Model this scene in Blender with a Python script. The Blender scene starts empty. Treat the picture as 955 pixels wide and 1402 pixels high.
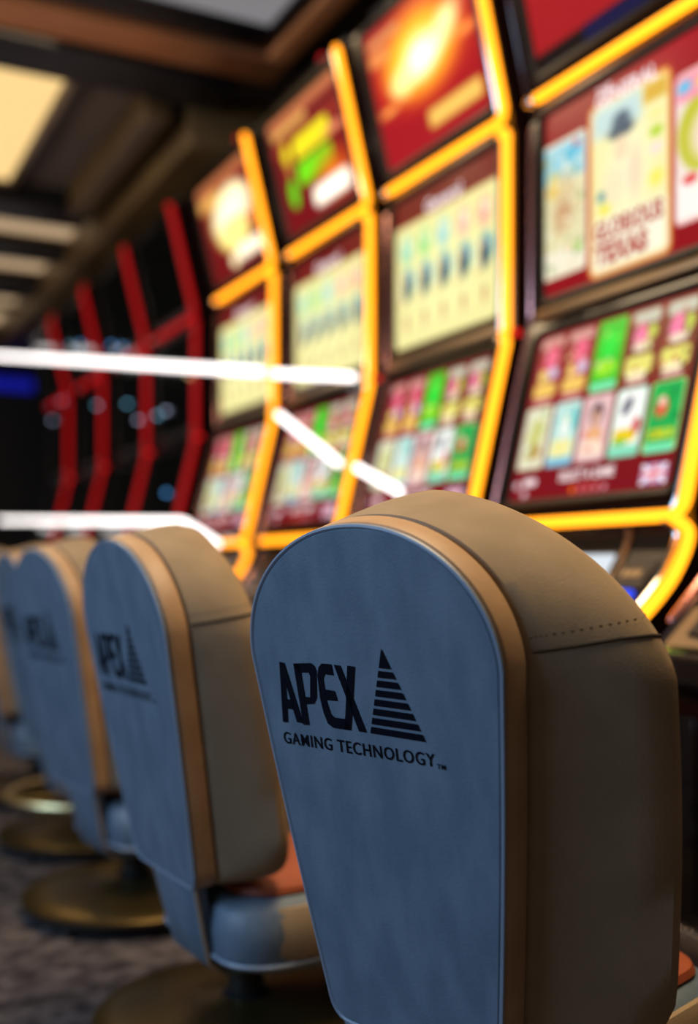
import bpy, bmesh, math, random
import numpy as np
from mathutils import Vector, Matrix
random.seed(7)
C = bpy.context.scene.collection
sc = bpy.context.scene

# ------------------------------------------------------------------ camera
F, CX, HY, XV, CAMH = 1500.0, 477.5, 782.0, -290.0, 0.9
TH = math.atan((CX - XV) / F)
cam_d = bpy.data.cameras.new('camera')
cam = bpy.data.objects.new('camera', cam_d); C.objects.link(cam)
cam.location = (0, 0, CAMH)
cam.rotation_euler = (math.radians(90), 0, -TH)
cam_d.sensor_fit = 'VERTICAL'; cam_d.sensor_height = 36.0; cam_d.sensor_width = 36.0 * 955 / 1402
cam_d.lens = F / 1402 * 36.0
cam_d.shift_x = 0.0
cam_d.shift_y = (HY - 701.0) / 1402
cam_d.clip_start = 0.02
cam_d.dof.use_dof = True
cam_d.dof.focus_distance = 1.38
cam_d.dof.aperture_fstop = 1.35
sc.camera = cam

# ------------------------------------------------------------------ world, lights, exposure
w = bpy.data.worlds.new('world'); sc.world = w; w.use_nodes = True
bg = w.node_tree.nodes['Background']
bg.inputs[0].default_value = (0.85, 0.68, 0.55, 1); bg.inputs[1].default_value = 0.10
vs = sc.view_settings
vs.view_transform = 'Standard'; vs.look = 'None'; vs.gamma = 1.0; vs.exposure = 0.0
try: vs.use_curve_mapping = False
except Exception: pass
def area(name, loc, rot, sx, sy, col, power):
    d = bpy.data.lights.new(name, 'AREA'); d.shape = 'RECTANGLE'; d.size = sx; d.size_y = sy
    d.color = col; d.energy = power
    o = bpy.data.objects.new(name, d); C.objects.link(o); o.location = loc; o.rotation_euler = rot
    return o
area('ceiling_lamp_light', (1.15, 1.3, 3.22), (0, 0, 0), 0.9, 1.6, (1.0, 0.74, 0.45), 75)
area('ceiling_lamp_light', (0.6, 4.6, 3.22), (0, 0, 0), 0.9, 1.6, (1.0, 0.74, 0.45), 40)
area('cool_fill_light', (-3.2, 2.0, 2.3), (0, math.radians(-65), 0), 1.6, 3.0, (0.42, 0.67, 1.0), 112)  # unseen cool fill added at the left to light the chair backs
area('ceiling_fill_light', (-1.6, 5.2, 2.2), (0, math.radians(-138), 0), .3, 4.0, (1.0, 0.74, 0.5), 60)  # unseen warm uplight added to brighten the ceiling

# ------------------------------------------------------------------ materials
def srgb(r, g, b):
    return tuple(((v/255)/12.92 if v/255 <= .04045 else ((v/255+.055)/1.055)**2.4) for v in (r, g, b))
def pmat(name, col, rough=.5, metal=0.0, noise=None, bump=None, spec=.5, coat=0.0):
    m = bpy.data.materials.new(name); m.use_nodes = True
    nt = m.node_tree; b = nt.nodes['Principled BSDF']
    b.inputs['Base Color'].default_value = (*col, 1); b.inputs['Roughness'].default_value = rough
    b.inputs['Metallic'].default_value = metal; b.inputs['Specular IOR Level'].default_value = spec
    b.inputs['Coat Weight'].default_value = coat
    tc = nt.nodes.new('ShaderNodeTexCoord')
    if noise:
        sc_, col2, det = noise
        n = nt.nodes.new('ShaderNodeTexNoise'); n.inputs['Scale'].default_value = sc_; n.inputs['Detail'].default_value = det
        mp = nt.nodes.new('ShaderNodeMapping'); 
        r = nt.nodes.new('ShaderNodeValToRGB'); r.color_ramp.elements[0].position = .38; r.color_ramp.elements[1].position = .64
        r.color_ramp.elements[0].color = (*col, 1); r.color_ramp.elements[1].color = (*col2, 1)
        nt.links.new(tc.outputs['Object'], mp.inputs[0]); nt.links.new(mp.outputs[0], n.inputs['Vector'])
        nt.links.new(n.outputs['Fac'], r.inputs[0]); nt.links.new(r.outputs[0], b.inputs['Base Color'])
    if bump:
        sc_, st = bump
        n = nt.nodes.new('ShaderNodeTexNoise'); n.inputs['Scale'].default_value = sc_; n.inputs['Detail'].default_value = 6
        bp = nt.nodes.new('ShaderNodeBump'); bp.inputs['Strength'].default_value = st; bp.inputs['Distance'].default_value = .002
        nt.links.new(tc.outputs['Object'], n.inputs['Vector']); nt.links.new(n.outputs['Fac'], bp.inputs['Height'])
        nt.links.new(bp.outputs[0], b.inputs['Normal'])
    return m
def emat(name, col, strength, base=(.02, .02, .02), rough=.3):
    m = pmat(name, base, .8, spec=.05)
    b = m.node_tree.nodes['Principled BSDF']
    b.inputs['Emission Color'].default_value = (*col, 1); b.inputs['Emission Strength'].default_value = strength
    return m
M = {}
M['blue'] = pmat('slate_blue_leather', (.105, .158, .218), .5, noise=(22, (.143, .20, .264), 6), bump=(260, .25))
for n_ in M['blue'].node_tree.nodes:
    if n_.type == 'MAPPING': n_.inputs['Scale'].default_value = (1, 1, .45)
M['beige'] = pmat('taupe_suede', (.29, .218, .138), .75, noise=(7, (.37, .28, .182), 4), bump=(300, .25), spec=.2)
M['piping'] = pmat('pale_blue_piping', (.25, .31, .40), .4)
M['tan'] = pmat('tan_leather', (.42, .265, .145), .5, noise=(14, (.48, .31, .18), 3), bump=(200, .15))
M['rust'] = pmat('rust_leather', (.27, .058, .02), .55, noise=(10, (.33, .075, .028), 3), bump=(200, .2))
M['seam'] = pmat('seam_thread', (.03, .024, .018), .8)
M['stitch'] = pmat('stitch_thread', (.12, .09, .055), .8)
M['print'] = pmat('dark_print', (.003, .003, .008), .85, spec=.1)
M['bronze'] = pmat('dark_bronze', (.16, .115, .045), .32, .9, noise=(3, (.24, .17, .06), 3))
M['black'] = pmat('black_plastic', (.006, .006, .006), .45)
M['gloss'] = pmat('black_gloss_lacquer', (.010, .004, .004), .12, coat=.3)
M['maroon'] = pmat('maroon_lacquer', (.045, .004, .006), .25, coat=.3)
M['bezel'] = pmat('black_bezel', (.005, .004, .004), .3, spec=.18)
M['chrome'] = pmat('chrome', (.72, .66, .62), .18, 1.0)
M['brass'] = pmat('brass', (.85, .68, .34), .38, 1.0)
M['rose'] = pmat('strip_reflection_chrome', (.75, .36, .34), .25, 1.0)
M['goldbar'] = pmat('champagne_metal', (.34, .25, .15), .35, .8)
M['dark_glass'] = pmat('dark_screen_glass', (.0025, .003, .003), .12)
M['yellow'] = emat('amber_led', (1.0, .31, .008), 3.1)
M['red'] = emat('red_led', (1.0, .0, .006), .46)
M['white'] = emat('white_line_glow', (1.0, .93, .9), 3.2)
M['text_white'] = emat('white_print_light', (1.0, .84, .84), 1.15)
M['text_red'] = emat('red_print_light', srgb(200, 30, 20), .8)
M['blue_led_glint'] = emat('blue_led_glint', (.12, .45, 1.0), 1.6)
M['cyan_led_glint'] = emat('cyan_led_glint', (.22, .62, .85), 1.3)
M['pale_glint'] = emat('pale_glint', (.62, .68, .95), 1.1)
M['gold_glint'] = emat('gold_glint', (1.0, .7, .3), .9)
M['slot_blue'] = emat('blue_slot_light', (.03, .08, 1.0), 1.1)
M['red_led_bright'] = emat('red_button_light', (1.0, .01, .01), .8)
M['mini_screen'] = emat('small_white_screen', (.80, .88, .95), .95)
M['green_led'] = emat('green_led', (.55, .75, .12), .7)
# screens: flat pictures carried as a colour layer of the screen mesh
def screen_mat(name, strength):
    m = pmat(name, (.004, .003, .003), .2, spec=.15)
    nt = m.node_tree; b = nt.nodes['Principled BSDF']
    a = nt.nodes.new('ShaderNodeVertexColor'); a.layer_name = 'picture'
    nt.links.new(a.outputs['Color'], b.inputs['Emission Color']); b.inputs['Emission Strength'].default_value = strength
    return m
M['screen'] = screen_mat('lit_screen', 1.0)
M['carpet'] = pmat('mottled_carpet', (.042, .035, .038), .95, noise=(16, (.15, .128, .122), 8), bump=(400, .6), spec=.1)
M['ceil'] = pmat('ceiling_paint', (.085, .065, .052), .7, noise=(1.5, (.10, .075, .06), 2))
M['beam'] = pmat('black_beam', (.006, .006, .008), .5)
M['brown'] = pmat('brown_wood_trim', (.46, .19, .075), .5, noise=(3, (.54, .23, .095), 4))
M['soffit'] = pmat('bronze_soffit', (.075, .045, .018), .45, noise=(2, (.13, .08, .03), 3))
M['wall'] = pmat('dark_wall', (.008, .008, .010), .6, noise=(2, (.013, .012, .013), 3))
M['lamp_panel'] = emat('warm_ceiling_panel', (1.0, .68, .28), 1.05)
M['grey_panel'] = emat('grey_ceiling_panel', (.60, .58, .60), .36)
M['beige_panel'] = emat('dim_ceiling_panel', (.66, .46, .27), .85)
M['blue_sign'] = emat('blue_strip_light', (.01, .015, .5), .5)

# ------------------------------------------------------------------ helpers
def link(name, me, mat, parent=None, loc=None):
    o = bpy.data.objects.new(name, me); C.objects.link(o)
    if mat is not None and not me.materials: me.materials.append(mat)
    if parent: o.parent = parent
    if loc is not None: o.location = loc
    return o
def mesh(verts, faces, smooth=False, fix=True):
    me = bpy.data.meshes.new('m'); me.from_pydata([tuple(v) for v in verts], [], faces); me.update()
    if fix:
        bm = bmesh.new(); bm.from_mesh(me); bmesh.ops.recalc_face_normals(bm, faces=bm.faces); bm.to_mesh(me); bm.free()
    if smooth:
        me.polygons.foreach_set('use_smooth', [True] * len(me.polygons))
        if smooth != 'all': me.set_sharp_from_angle(angle=math.radians(40))
    me.update(); return me
def empty(name, loc, label, cat, group=None, rz=0):
    o = bpy.data.objects.new(name, None); C.objects.link(o); o.location = loc; o.rotation_euler.z = rz
    o['label'] = label; o['category'] = cat
    if group: o['group'] = group
    return o
def tag(o, label, cat, group=None):
    o['label'] = label; o['category'] = cat
    if group: o['group'] = group
    return o
def boxv(x0, x1, y0, y1, z0, z1):
    v = [(x, y, z) for x in (x0, x1) for y in (y0, y1) for z in (z0, z1)]
    f = [(0,1,3,2),(4,6,7,5),(0,4,5,1),(2,3,7,6),(0,2,6,4),(1,5,7,3)]
    return v, f
def box(x0, x1, y0, y1, z0, z1, bev=0.0):
    me = mesh(*boxv(x0, x1, y0, y1, z0, z1))
    if bev:
        bm = bmesh.new(); bm.from_mesh(me)
        bmesh.ops.bevel(bm, geom=list(bm.edges), offset=bev, segments=2, affect='EDGES', profile=.5)
        bm.to_mesh(me); bm.free()
        me.polygons.foreach_set('use_smooth', [True]*len(me.polygons)); me.set_sharp_from_angle(angle=math.radians(50))
    return me
def tube(path, r, n=10, closed=False, cap=True):
    P = [Vector(p) for p in path]; V = []; Fc = []; m = len(P)
    up = None
    for i, p in enumerate(P):
        if closed: t = (P[(i+1) % m] - P[i-1])
        else: t = P[min(i+1, m-1)] - P[max(i-1, 0)]
        t.normalize()
        if up is None:
            up = Vector((0, 0, 1)) if abs(t.z) < .9 else Vector((1, 0, 0))
        a = t.cross(up).normalized(); b = a.cross(t).normalized(); up = b
        rr = r[i] if isinstance(r, (list, tuple)) else r
        for k in range(n):
            q = 2*math.pi*k/n; V.append(p + a*math.cos(q)*rr + b*math.sin(q)*rr)
    for i in range(m if closed else m-1):
        for k in range(n):
            j = (i+1) % m
            Fc.append((i*n+k, i*n+(k+1) % n, j*n+(k+1) % n, j*n+k))
    if cap and not closed:
        Fc.append(tuple(range(n))[::-1]); Fc.append(tuple((m-1)*n+k for k in range(n)))
    return mesh(V, Fc, True)
def capsule(path, r, n=10):
    """tube with rounded ends"""
    P = [Vector(p) for p in path]
    d0 = (P[0]-P[1]).normalized(); d1 = (P[-1]-P[-2]).normalized()
    Q = [P[0]+d0*r*.95, P[0]+d0*r*.7] + P + [P[-1]+d1*r*.7, P[-1]+d1*r*.95]
    R = [r*.3, r*.72] + [r]*len(P) + [r*.72, r*.3]
    return tube(Q, R, n)
def rounded(path, rad, seg=6):
    """round the inner corners of a polyline"""
    P = [Vector(p) for p in path]; out = [P[0]]
    for i in range(1, len(P)-1):
        a, b, c = P[i-1], P[i], P[i+1]
        ra = min(rad, (a-b).length*.48, (c-b).length*.48)
        s = b+(a-b).normalized()*ra; e = b+(c-b).normalized()*ra
        for k in range(seg+1):
            t = k/seg; out.append(s*(1-t)**2+b*2*t*(1-t)+e*t*t)
    out.append(P[-1]); return out
def lathe(prof, n=48):
    V = []; Fc = []
    for (r, z) in prof:
        for k in range(n):
            q = 2*math.pi*k/n; V.append((r*math.cos(q), r*math.sin(q), z))
    for i in range(len(prof)-1):
        for k in range(n): Fc.append((i*n+k, i*n+(k+1) % n, (i+1)*n+(k+1) % n, (i+1)*n+k))
    Fc.append(tuple(range(n))[::-1]); Fc.append(tuple((len(prof)-1)*n+k for k in range(n)))
    return mesh(V, Fc, True)
def loft(rings, cap0=True, cap1=True, smooth=True):
    n = len(rings[0]); V = [p for r in rings for p in r]; Fc = []
    for i in range(len(rings)-1):
        for k in range(n): Fc.append((i*n+k, i*n+(k+1) % n, (i+1)*n+(k+1) % n, (i+1)*n+k))
    if cap0: Fc.append(tuple(range(n))[::-1])
    if cap1: Fc.append(tuple((len(rings)-1)*n+k for k in range(n)))
    return mesh(V, Fc, smooth)
FONT_CACHE = {}
def text_flat(s, width, height, bold=0.0, spacing=1.12):
    """flat lettering filling width x height, centred on the origin: list of (x, y) and faces"""
    cu = bpy.data.curves.new('t', 'FONT'); cu.body = s; cu.size = 1; cu.offset = bold; cu.resolution_u = 3; cu.space_character = spacing
    ob = bpy.data.objects.new('t', cu); C.objects.link(ob)
    bpy.context.view_layer.update()
    dg = bpy.context.evaluated_depsgraph_get()
    me = bpy.data.meshes.new_from_object(ob.evaluated_get(dg))
    co = np.array([v.co[:] for v in me.vertices]); fc = [tuple(p.vertices) for p in me.polygons]
    bpy.data.objects.remove(ob); bpy.data.curves.remove(cu); bpy.data.meshes.remove(me)
    mn, mx = co.min(0), co.max(0)
    x = ((co[:, 0]-mn[0])/(mx[0]-mn[0])-.5)*width; y = ((co[:, 1]-mn[1])/(mx[1]-mn[1])-.5)*height
    return list(zip(x, y)), fc

# ------------------------------------------------------------------ setting
def struct(name, me, mat, parent=None):
    o = link(name, me, mat, parent)
    if parent is None: o['kind'] = 'structure'
    return o
struct('floor', box(-4, 3.2, -3, 12.2, -.1, 0), M['carpet'])
struct('ceiling', box(-4, 3.2, -3, 12.2, 3.3, 3.4), M['ceil'])
struct('wall_back', box(-4, 3.2, 12.0, 12.2, 0, 3.3), M['wall'])
struct('wall_right', box(2.75, 2.95, -3, 12.0, 0, 3.3), M['wall'])
# hanging coffer frame of brown boards, black beams and soffit over the machines
struct('trim_1', box(-4, 2.05, 4.60, 4.83, 3.22, 3.3, .008), M['brown'])
struct('trim_2', box(1.94, 2.05, -3, 4.598, 3.22, 3.3, .008), M['brown'])
struct('trim_3', box(-4, 1.9, 4.86, 5.19, 3.2, 3.3, .005), M['beam'])
struct('trim_4', box(-4, 1.72, 6.95, 7.28, 3.16, 3.3, .005), M['beam'])
struct('trim_5', box(-4, 1.95, 7.92, 8.2, 3.16, 3.3, .005), M['beam'])
struct('trim_6', box(-4, 1.95, 8.88, 9.36, 3.16, 3.3, .005), M['beam'])
struct('trim_7', box(1.56, 1.70, 5.25, 6.9, 3.13, 3.3, .005), M['soffit'])
struct('trim_8', box(1.78, 2.74, 5.21, 11.9, 3.02, 3.3, .005), M['soffit'])
struct('trim_9', box(-4, 1.92, 4.44, 4.58, 3.25, 3.3, .004), M['beam'])
struct('trim_10', box(1.885, 1.935, -3, 4.43, 3.25, 3.3, .004), M['beam'])
def ceiling_light(x0, x1, y0, y1, mat, label, fw=.05, fm=None):
    r = empty('ceiling_light', ((x0+x1)/2, (y0+y1)/2, 3.3), label, 'ceiling light', 'ceiling light panels')
    a, b = (x1-x0)/2, (y1-y0)/2
    link('diffuser', box(-a+fw, a-fw, -b+fw, b-fw, -.03, 0, .004), mat, r)
    for q in ((-a, a, -b, -b+fw), (-a, a, b-fw, b), (-a, -a+fw, -b+fw, b-fw), (a-fw, a, -b+fw, b-fw)):
        link('frame_rail', box(*q, -.045, 0, .004), fm or M['goldbar'], r)
    return r
ceiling_light(-.1, 1.24, 5.20, 6.9, M['lamp_panel'], 'bright warm yellow square ceiling light panel at the left edge')
ceiling_light(.55, 1.88, 3.0, 4.42, M['grey_panel'], 'pale grey ceiling panel inside the brown coffer at the top', .02, M['beam'])
ceiling_light(.2, 1.88, 7.30, 7.9, M['beige_panel'], 'beige ceiling panel, nearest and broadest of the four far strips', .03)
ceiling_light(.3, 1.94, 8.22, 8.86, M['beige_panel'], 'beige ceiling panel, second of the four far strips from the top', .03)
ceiling_light(.5, 1.94, 9.38, 10.05, M['beige_panel'], 'beige ceiling panel, third of the four far strips from the top', .03)
ceiling_light(.7, 1.94, 10.3, 10.9, M['beige_panel'], 'beige ceiling panel, lowest and farthest of the four far strips', .03)
ceiling_light(.65, 1.65, .45, 2.15, M['lamp_panel'], 'warm ceiling light panel above the nearest chair')
s_ = link('strip_light', box(1.5, 2.33, 11.93, 11.998, 2.82, 2.94, .01), M['blue_sign'])
tag(s_, 'deep blue strip light on the dark far wall', 'strip light')

# ------------------------------------------------------------------ pictures for the screens
class Pic:
    def __init__(s, w, h, bg):
        s.w, s.h = w, h; s.a = np.zeros((h, w, 3)) + np.array(bg, float)
        v, u = np.mgrid[0:h, 0:w]; s.u = (u+.5)/w; s.v = (v+.5)/h
    def mix(s, m, col):
        s.a = s.a*(1-m[..., None]) + np.array(col, float)*m[..., None]
    def rrect(s, u0, u1, v0, v1, col, r=.02, soft=.006, op=1.0):
        asp = s.w/s.h
        x = np.abs(s.u-(u0+u1)/2)*asp-((u1-u0)/2*asp-r); y = np.abs(s.v-(v0+v1)/2)-((v1-v0)/2-r)
        d = np.hypot(np.maximum(x, 0), np.maximum(y, 0))+np.minimum(np.maximum(x, y), 0)-r
        s.mix(np.clip(.5-d/soft, 0, 1)*op, col)
    def ell(s, u, v, ru, rv, col, soft=.3, rot=0.0, op=1.0):
        asp = s.w/s.h; x = (s.u-u)*asp; y = s.v-v
        c, q = math.cos(rot), math.sin(rot); x, y = x*c+y*q, -x*q+y*c
        d = np.hypot(x/(ru*asp), y/rv)
        s.mix(np.clip((1-d)/soft, 0, 1)*op, col)
rng = np.random.RandomState(4)
def specks(p, u0, u1, v0, v1, cols, n, size):
    for _ in range(n):
        p.ell(rng.uniform(u0, u1), rng.uniform(v0, v1), size*rng.uniform(.5, 1.3), size*rng.uniform(.6, 1.8), cols[rng.randint(len(cols))], .5, op=.85)
MAR = (138, 16, 24)
def pic_lower():
    p = Pic(170, 150, (132, 18, 26))
    p.rrect(0, 1, .0, .2, (120, 12, 24), .0)
    W = .186
    tops = ['red', 'red', 'green', 'olive', 'olive']; bots = ['cream', 'teal', 'pink', 'white', 'emerald']
    for i in range(5):
        u0 = .02+i*.194; u1 = u0+W-.012
        k = tops[i]; v0, v1 = .575, .975
        if k == 'red':
            p.rrect(u0, u1, v0, v1, (150, 52, 52)); p.rrect(u0+.01, u1-.01, v1-.07, v1-.01, (205, 150, 140))
            p.ell((u0+u1)/2+.01, .84, .055, .09, (232, 96, 128)); p.ell(u0+.06, .74, .035, .05, (240, 210, 110)); p.ell(u1-.05, .75, .04, .05, (205, 190, 215))
            p.rrect(u0+.015, u1-.015, v0+.04, v0+.12, (238, 196, 96)); p.rrect(u0+.03, u1-.03, v0+.0, v0+.03, (215, 150, 140))
            specks(p, u0+.02, u1-.02, .7, .92, [(250, 225, 150), (190, 40, 60), (240, 150, 160)], 10, .016)
        elif k == 'green':
            p.rrect(u0, u1, v0, v1, (62, 190, 40)); p.ell((u0+u1)/2, .83, .06, .1, (40, 220, 60)); p.ell((u0+u1)/2, .70, .075, .05, (160, 225, 40))
            specks(p, u0+.02, u1-.02, .66, .92, [(120, 235, 60), (210, 235, 120), (30, 160, 40), (225, 190, 190)], 12, .016)
            p.rrect(u0+.01, u1-.01, v0, v0+.05, (120, 225, 170))
        else:
            p.rrect(u0, u1, v0, v1, (120, 66, 44)); p.rrect(u0+.01, u1-.01, v1-.08, v1-.01, (190, 190, 170)); p.ell(u0+.07, .83, .045, .085, (240, 120, 160))
            p.ell(u1-.04, .84, .03, .05, (190, 205, 80)); p.ell((u0+u1)/2, .77, .06, .03, (235, 215, 190))
            p.rrect(u0+.012, u1-.012, v0+.05, v0+.15, (226, 218, 110)); p.rrect(u0+.03, u1-.04, v0+.03, v0+.07, (252, 240, 190)); p.rrect(u0+.03, u1-.03, v0, v0+.025, (230, 190, 175))
            specks(p, u0+.02, u1-.02, .62, .92, [(70, 60, 20), (240, 235, 160), (190, 90, 60)], 12, .015)
        v0, v1 = .19, .555; k = bots[i]
        if k == 'cream':
            p.rrect(u0, u1, v0, v1, (222, 222, 190)); p.ell((u0+u1)/2, .40, .06, .1, (200, 200, 120)); p.ell((u0+u1)/2+.01, .29, .055, .05, (176, 130, 60))
            specks(p, u0+.02, u1-.02, .26, .52, [(235, 225, 140), (150, 180, 120), (240, 240, 225)], 16, .016)
        elif k == 'teal':
            p.rrect(u0, u1, v0, v1, (190, 224, 214)); p.ell(u0+.09, .42, .03, .1, (245, 245, 235)); p.ell(u1-.03, .45, .03, .08, (90, 190, 190))
            p.rrect(u0+.02, u1-.02, v0+.05, v0+.15, (236, 228, 150)); p.rrect(u0+.005, u1-.005, v0, v0+.05, (120, 190, 215))
            specks(p, u0+.02, u1-.02, .26, .5, [(120, 205, 205), (235, 235, 180), (250, 250, 245)], 14, .015)
        elif k == 'pink':
            p.rrect(u0, u1, v0, v1, (226, 186, 186)); p.ell((u0+u1)/2, .45, .045, .07, (70, 50, 60)); p.ell((u0+u1)/2, .43, .03, .05, (215, 165, 140))
            p.ell((u0+u1)/2, .34, .06, .05, (230, 170, 120)); p.rrect(u0+.02, u1-.02, v0+.03, v0+.12, (240, 215, 195))
            specks(p, u0+.02, u1-.02, .22, .35, [(230, 130, 120), (250, 225, 190)], 12, .013)
        elif k == 'white':
            p.rrect(u0, u1, v0, v1, (130, 215, 180)); p.rrect(u0+.01, u1-.01, v0+.06, v1-.01, (246, 246, 240)); p.ell(u0+.07, .46, .03, .06, (90, 90, 110), rot=-.4)
            p.rrect(u0+.02, u1-.03, v0+.08, v0+.15, (232, 200, 40)); p.ell(u1-.035, .35, .025, .05, (200, 40, 50)); p.ell(u0+.06, .27, .05, .02, (120, 190, 60))
        else:
            p.rrect(u0, u1, v0, v1, (150, 225, 130)); p.rrect(u0+.008, u1-.008, v0+.05, v1-.01, (24, 168, 78)); p.ell((u0+u1)/2-.02, .42, .04, .07, (220, 90, 60)); p.ell((u0+u1)/2-.02, .45, .02, .03, (245, 220, 190))
            p.rrect(u0+.02, u1-.02, v0+.07, v0+.12, (190, 200, 40)); p.rrect(u0+.01, u1-.01, v0, v0+.045, (110, 220, 170))
            specks(p, u0+.02, u1-.02, .28, .52, [(20, 200, 70), (60, 220, 120), (10, 120, 60)], 10, .016)
    p.ell(.045, .10, .022, .028, (225, 200, 205), .4); p.rrect(.085, .18, .09, .135, (238, 214, 216)); p.ell(.11, .045, .026, .028, (222, 190, 195), .5)
    for i in range(5): p.ell(.43+i*.048, .045, .018, .02, (255, 140, 20) if i == 0 else (215, 150, 160), .4)
    p.ell(.5, .06, .16, .05, (190, 24, 20), 1.0, op=.5)
    # language flag
    p.rrect(.82, .955, .035, .135, (150, 130, 190), .004)
    for q in (-.5, .5):
        asp = p.w/p.h; x = (p.u-.8875)*asp; y = p.v-.085
        d = np.abs(y-q*1.27*x); ins = (np.abs(x) < .076) & (np.abs(y) < .05)
        p.mix(((d < .013) & ins)*1.0, (245, 225, 235))
    p.rrect(.872, .903, .035, .135, (246, 228, 236), .001); p.rrect(.82, .955, .07, .10, (246, 228, 236), .001)
    p.rrect(.88, .895, .035, .135, (216, 70, 90), .001); p.rrect(.82, .955, .078, .092, (216, 70, 90), .001)
    return p
def pic_pay():
    p = Pic(130, 110, (112, 12, 20))
    p.rrect(0, 1, .84, 1, (104, 22, 20), .0); p.rrect(.0, 1.0, .0, .83, (196, 150, 100), .04); p.rrect(.015, .985, .015, .815, (226, 219, 150), .035)
    p.ell(.5, .42, .5, .4, (232, 228, 160), .6)
    cols = [(80, 195, 190), (90, 200, 110), (100, 190, 225), (226, 150, 160), (222, 130, 140)]
    for i in range(5):
        u = .13+i*.185
        p.ell(u, .66, .085, .13, cols[i], .9, op=.8); p.ell(u+.01, .69, .025, .05, (240, 240, 210), .6)
        p.ell(u+.015, .44, .085, .12, (86, 166, 190), .6); p.ell(u, .41, .055, .12, (40, 44, 60), .6); p.ell(u, .47, .022, .035, (220, 190, 150), .6)
        p.rrect(u-.07, u-.035, .34, .5, (236, 226, 176), .005); p.ell(u-.055, .31, .03, .02, (200, 90, 60), .8, op=.5)
        p.ell(u, .17, .022, .08, (186, 96, 70), .8, op=.75); p.ell(u, .20, .014, .03, (110, 50, 44), .8, op=.8)
    return p
def pic_cards():
    p = Pic(170, 140, (140, 12, 24))
    p.ell(.8, .95, .5, .3, (165, 30, 40), 1.0)
    # left card
    p.rrect(-.05, .285, .10, .82, (236, 226, 196), .03); p.rrect(-.03, .272, .125, .80, (222, 214, 168), .02)
    p.rrect(-.03, .272, .60, .80, (150, 205, 220), .02); p.ell(.14, .50, .11, .2, (216, 196, 150), .6); p.ell(.13, .42, .08, .1, (196, 150, 110), .7); p.ell(.2, .72, .06, .05, (60, 180, 215), .6)
    p.rrect(-.03, .272, .125, .24, (238, 230, 205), .01); p.ell(.23, .22, .03, .03, (150, 200, 70)); p.ell(.22, .77, .025, .02, (210, 40, 60)); p.ell(.06, .6, .05, .1, (235, 190, 60), .8)
    specks(p, 0, .26, .15, .76, [(245, 240, 210), (200, 160, 110), (150, 170, 110), (235, 210, 150)], 40, .018)
    # centre card
    p.rrect(.300, .785, .012, .905, (196, 90, 40), .06, .05); p.rrect(.305, .780, .02, .895, (236, 160, 80), .05); p.rrect(.322, .763, .04, .875, (240, 232, 170), .035)
    p.ell(.54, .50, .17, .33, (248, 242, 200), .8); p.rrect(.33, .62, .72, .865, (190, 216, 214), .02, .06)
    p.ell(.50, .71, .10, .05, (66, 82, 96), .5); p.ell(.50, .76, .07, .06, (78, 96, 112), .5); p.ell(.50, .62, .055, .085, (242, 214, 176), .5)
    p.ell(.46, .45, .09, .14, (246, 226, 186), .6); p.ell(.58, .48, .06, .18, (236, 216, 180), .6); p.ell(.38, .42, .035, .04, (96, 150, 150), .6); p.ell(.40, .35, .05, .04, (236, 224, 70), .7)
    p.rrect(.63, .76, .77, .86, (214, 170, 60), .01, .03); p.ell(.70, .70, .05, .03, (240, 230, 150)); p.ell(.70, .62, .05, .035, (170, 206, 40), .6); p.ell(.70, .54, .05, .04, (250, 220, 210), .6)
    p.ell(.70, .40, .06, .06, (240, 230, 90), .8); p.rrect(.33, .755, .05, .30, (246, 240, 214), .03, .05)
    # right card
    p.rrect(.800, 1.1, .12, .82, (240, 176, 170), .04); p.rrect(.812, 1.1, .14, .80, (236, 222, 210), .03); p.ell(1.0, .52, .2, .22, (190, 190, 50), .15); p.ell(1.0, .50, .15, .17, (236, 216, 190), .4)
    p.ell(.98, .50, .05, .09, (96, 60, 60), .6); p.rrect(.812, 1.1, .68, .80, (240, 150, 170), .02, .03); p.ell(.85, .75, .05, .04, (90, 190, 230), .6); p.ell(.95, .74, .05, .04, (240, 220, 90), .7)
    p.rrect(.812, 1.1, .14, .34, (244, 238, 230), .02, .03); p.ell(.88, .32, .05, .03, (220, 60, 60), .5); p.ell(.97, .28, .05, .03, (230, 210, 60), .6)
    return p
def pic_burst():
    p = Pic(130, 110, (146, 16, 26))
    p.ell(.50, .60, .62, .42, (206, 60, 24), 1.0); p.ell(.50, .62, .48, .36, (250, 150, 30), .9); p.ell(.50, .66, .42, .40, (250, 176, 40), .6, op=.6)
    p.ell(.48, .62, .40, .28, (255, 208, 50), .8)
    p.ell(.52, .58, .40, .13, (255, 248, 190), .7, .18); p.ell(.50, .60, .22, .2, (255, 255, 225), .8); p.ell(.30, .52, .16, .14, (255, 240, 150), .8)
    p.ell(.75, .70, .2, .12, (255, 240, 170), .9, .3); p.ell(.9, .55, .16, .06, (240, 140, 60), .9); p.ell(.12, .40, .16, .05, (240, 160, 70), .9)
    p.rrect(.02, .36, .86, .93, (196, 120, 70), .02, .03); p.rrect(.02, .22, .74, .84, (214, 130, 66), .02, .04)
    p.rrect(.46, .95, .10, .235, (196, 140, 60), .03, .03); p.rrect(.48, .93, .12, .215, (222, 176, 84), .02, .03)
    return p
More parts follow.
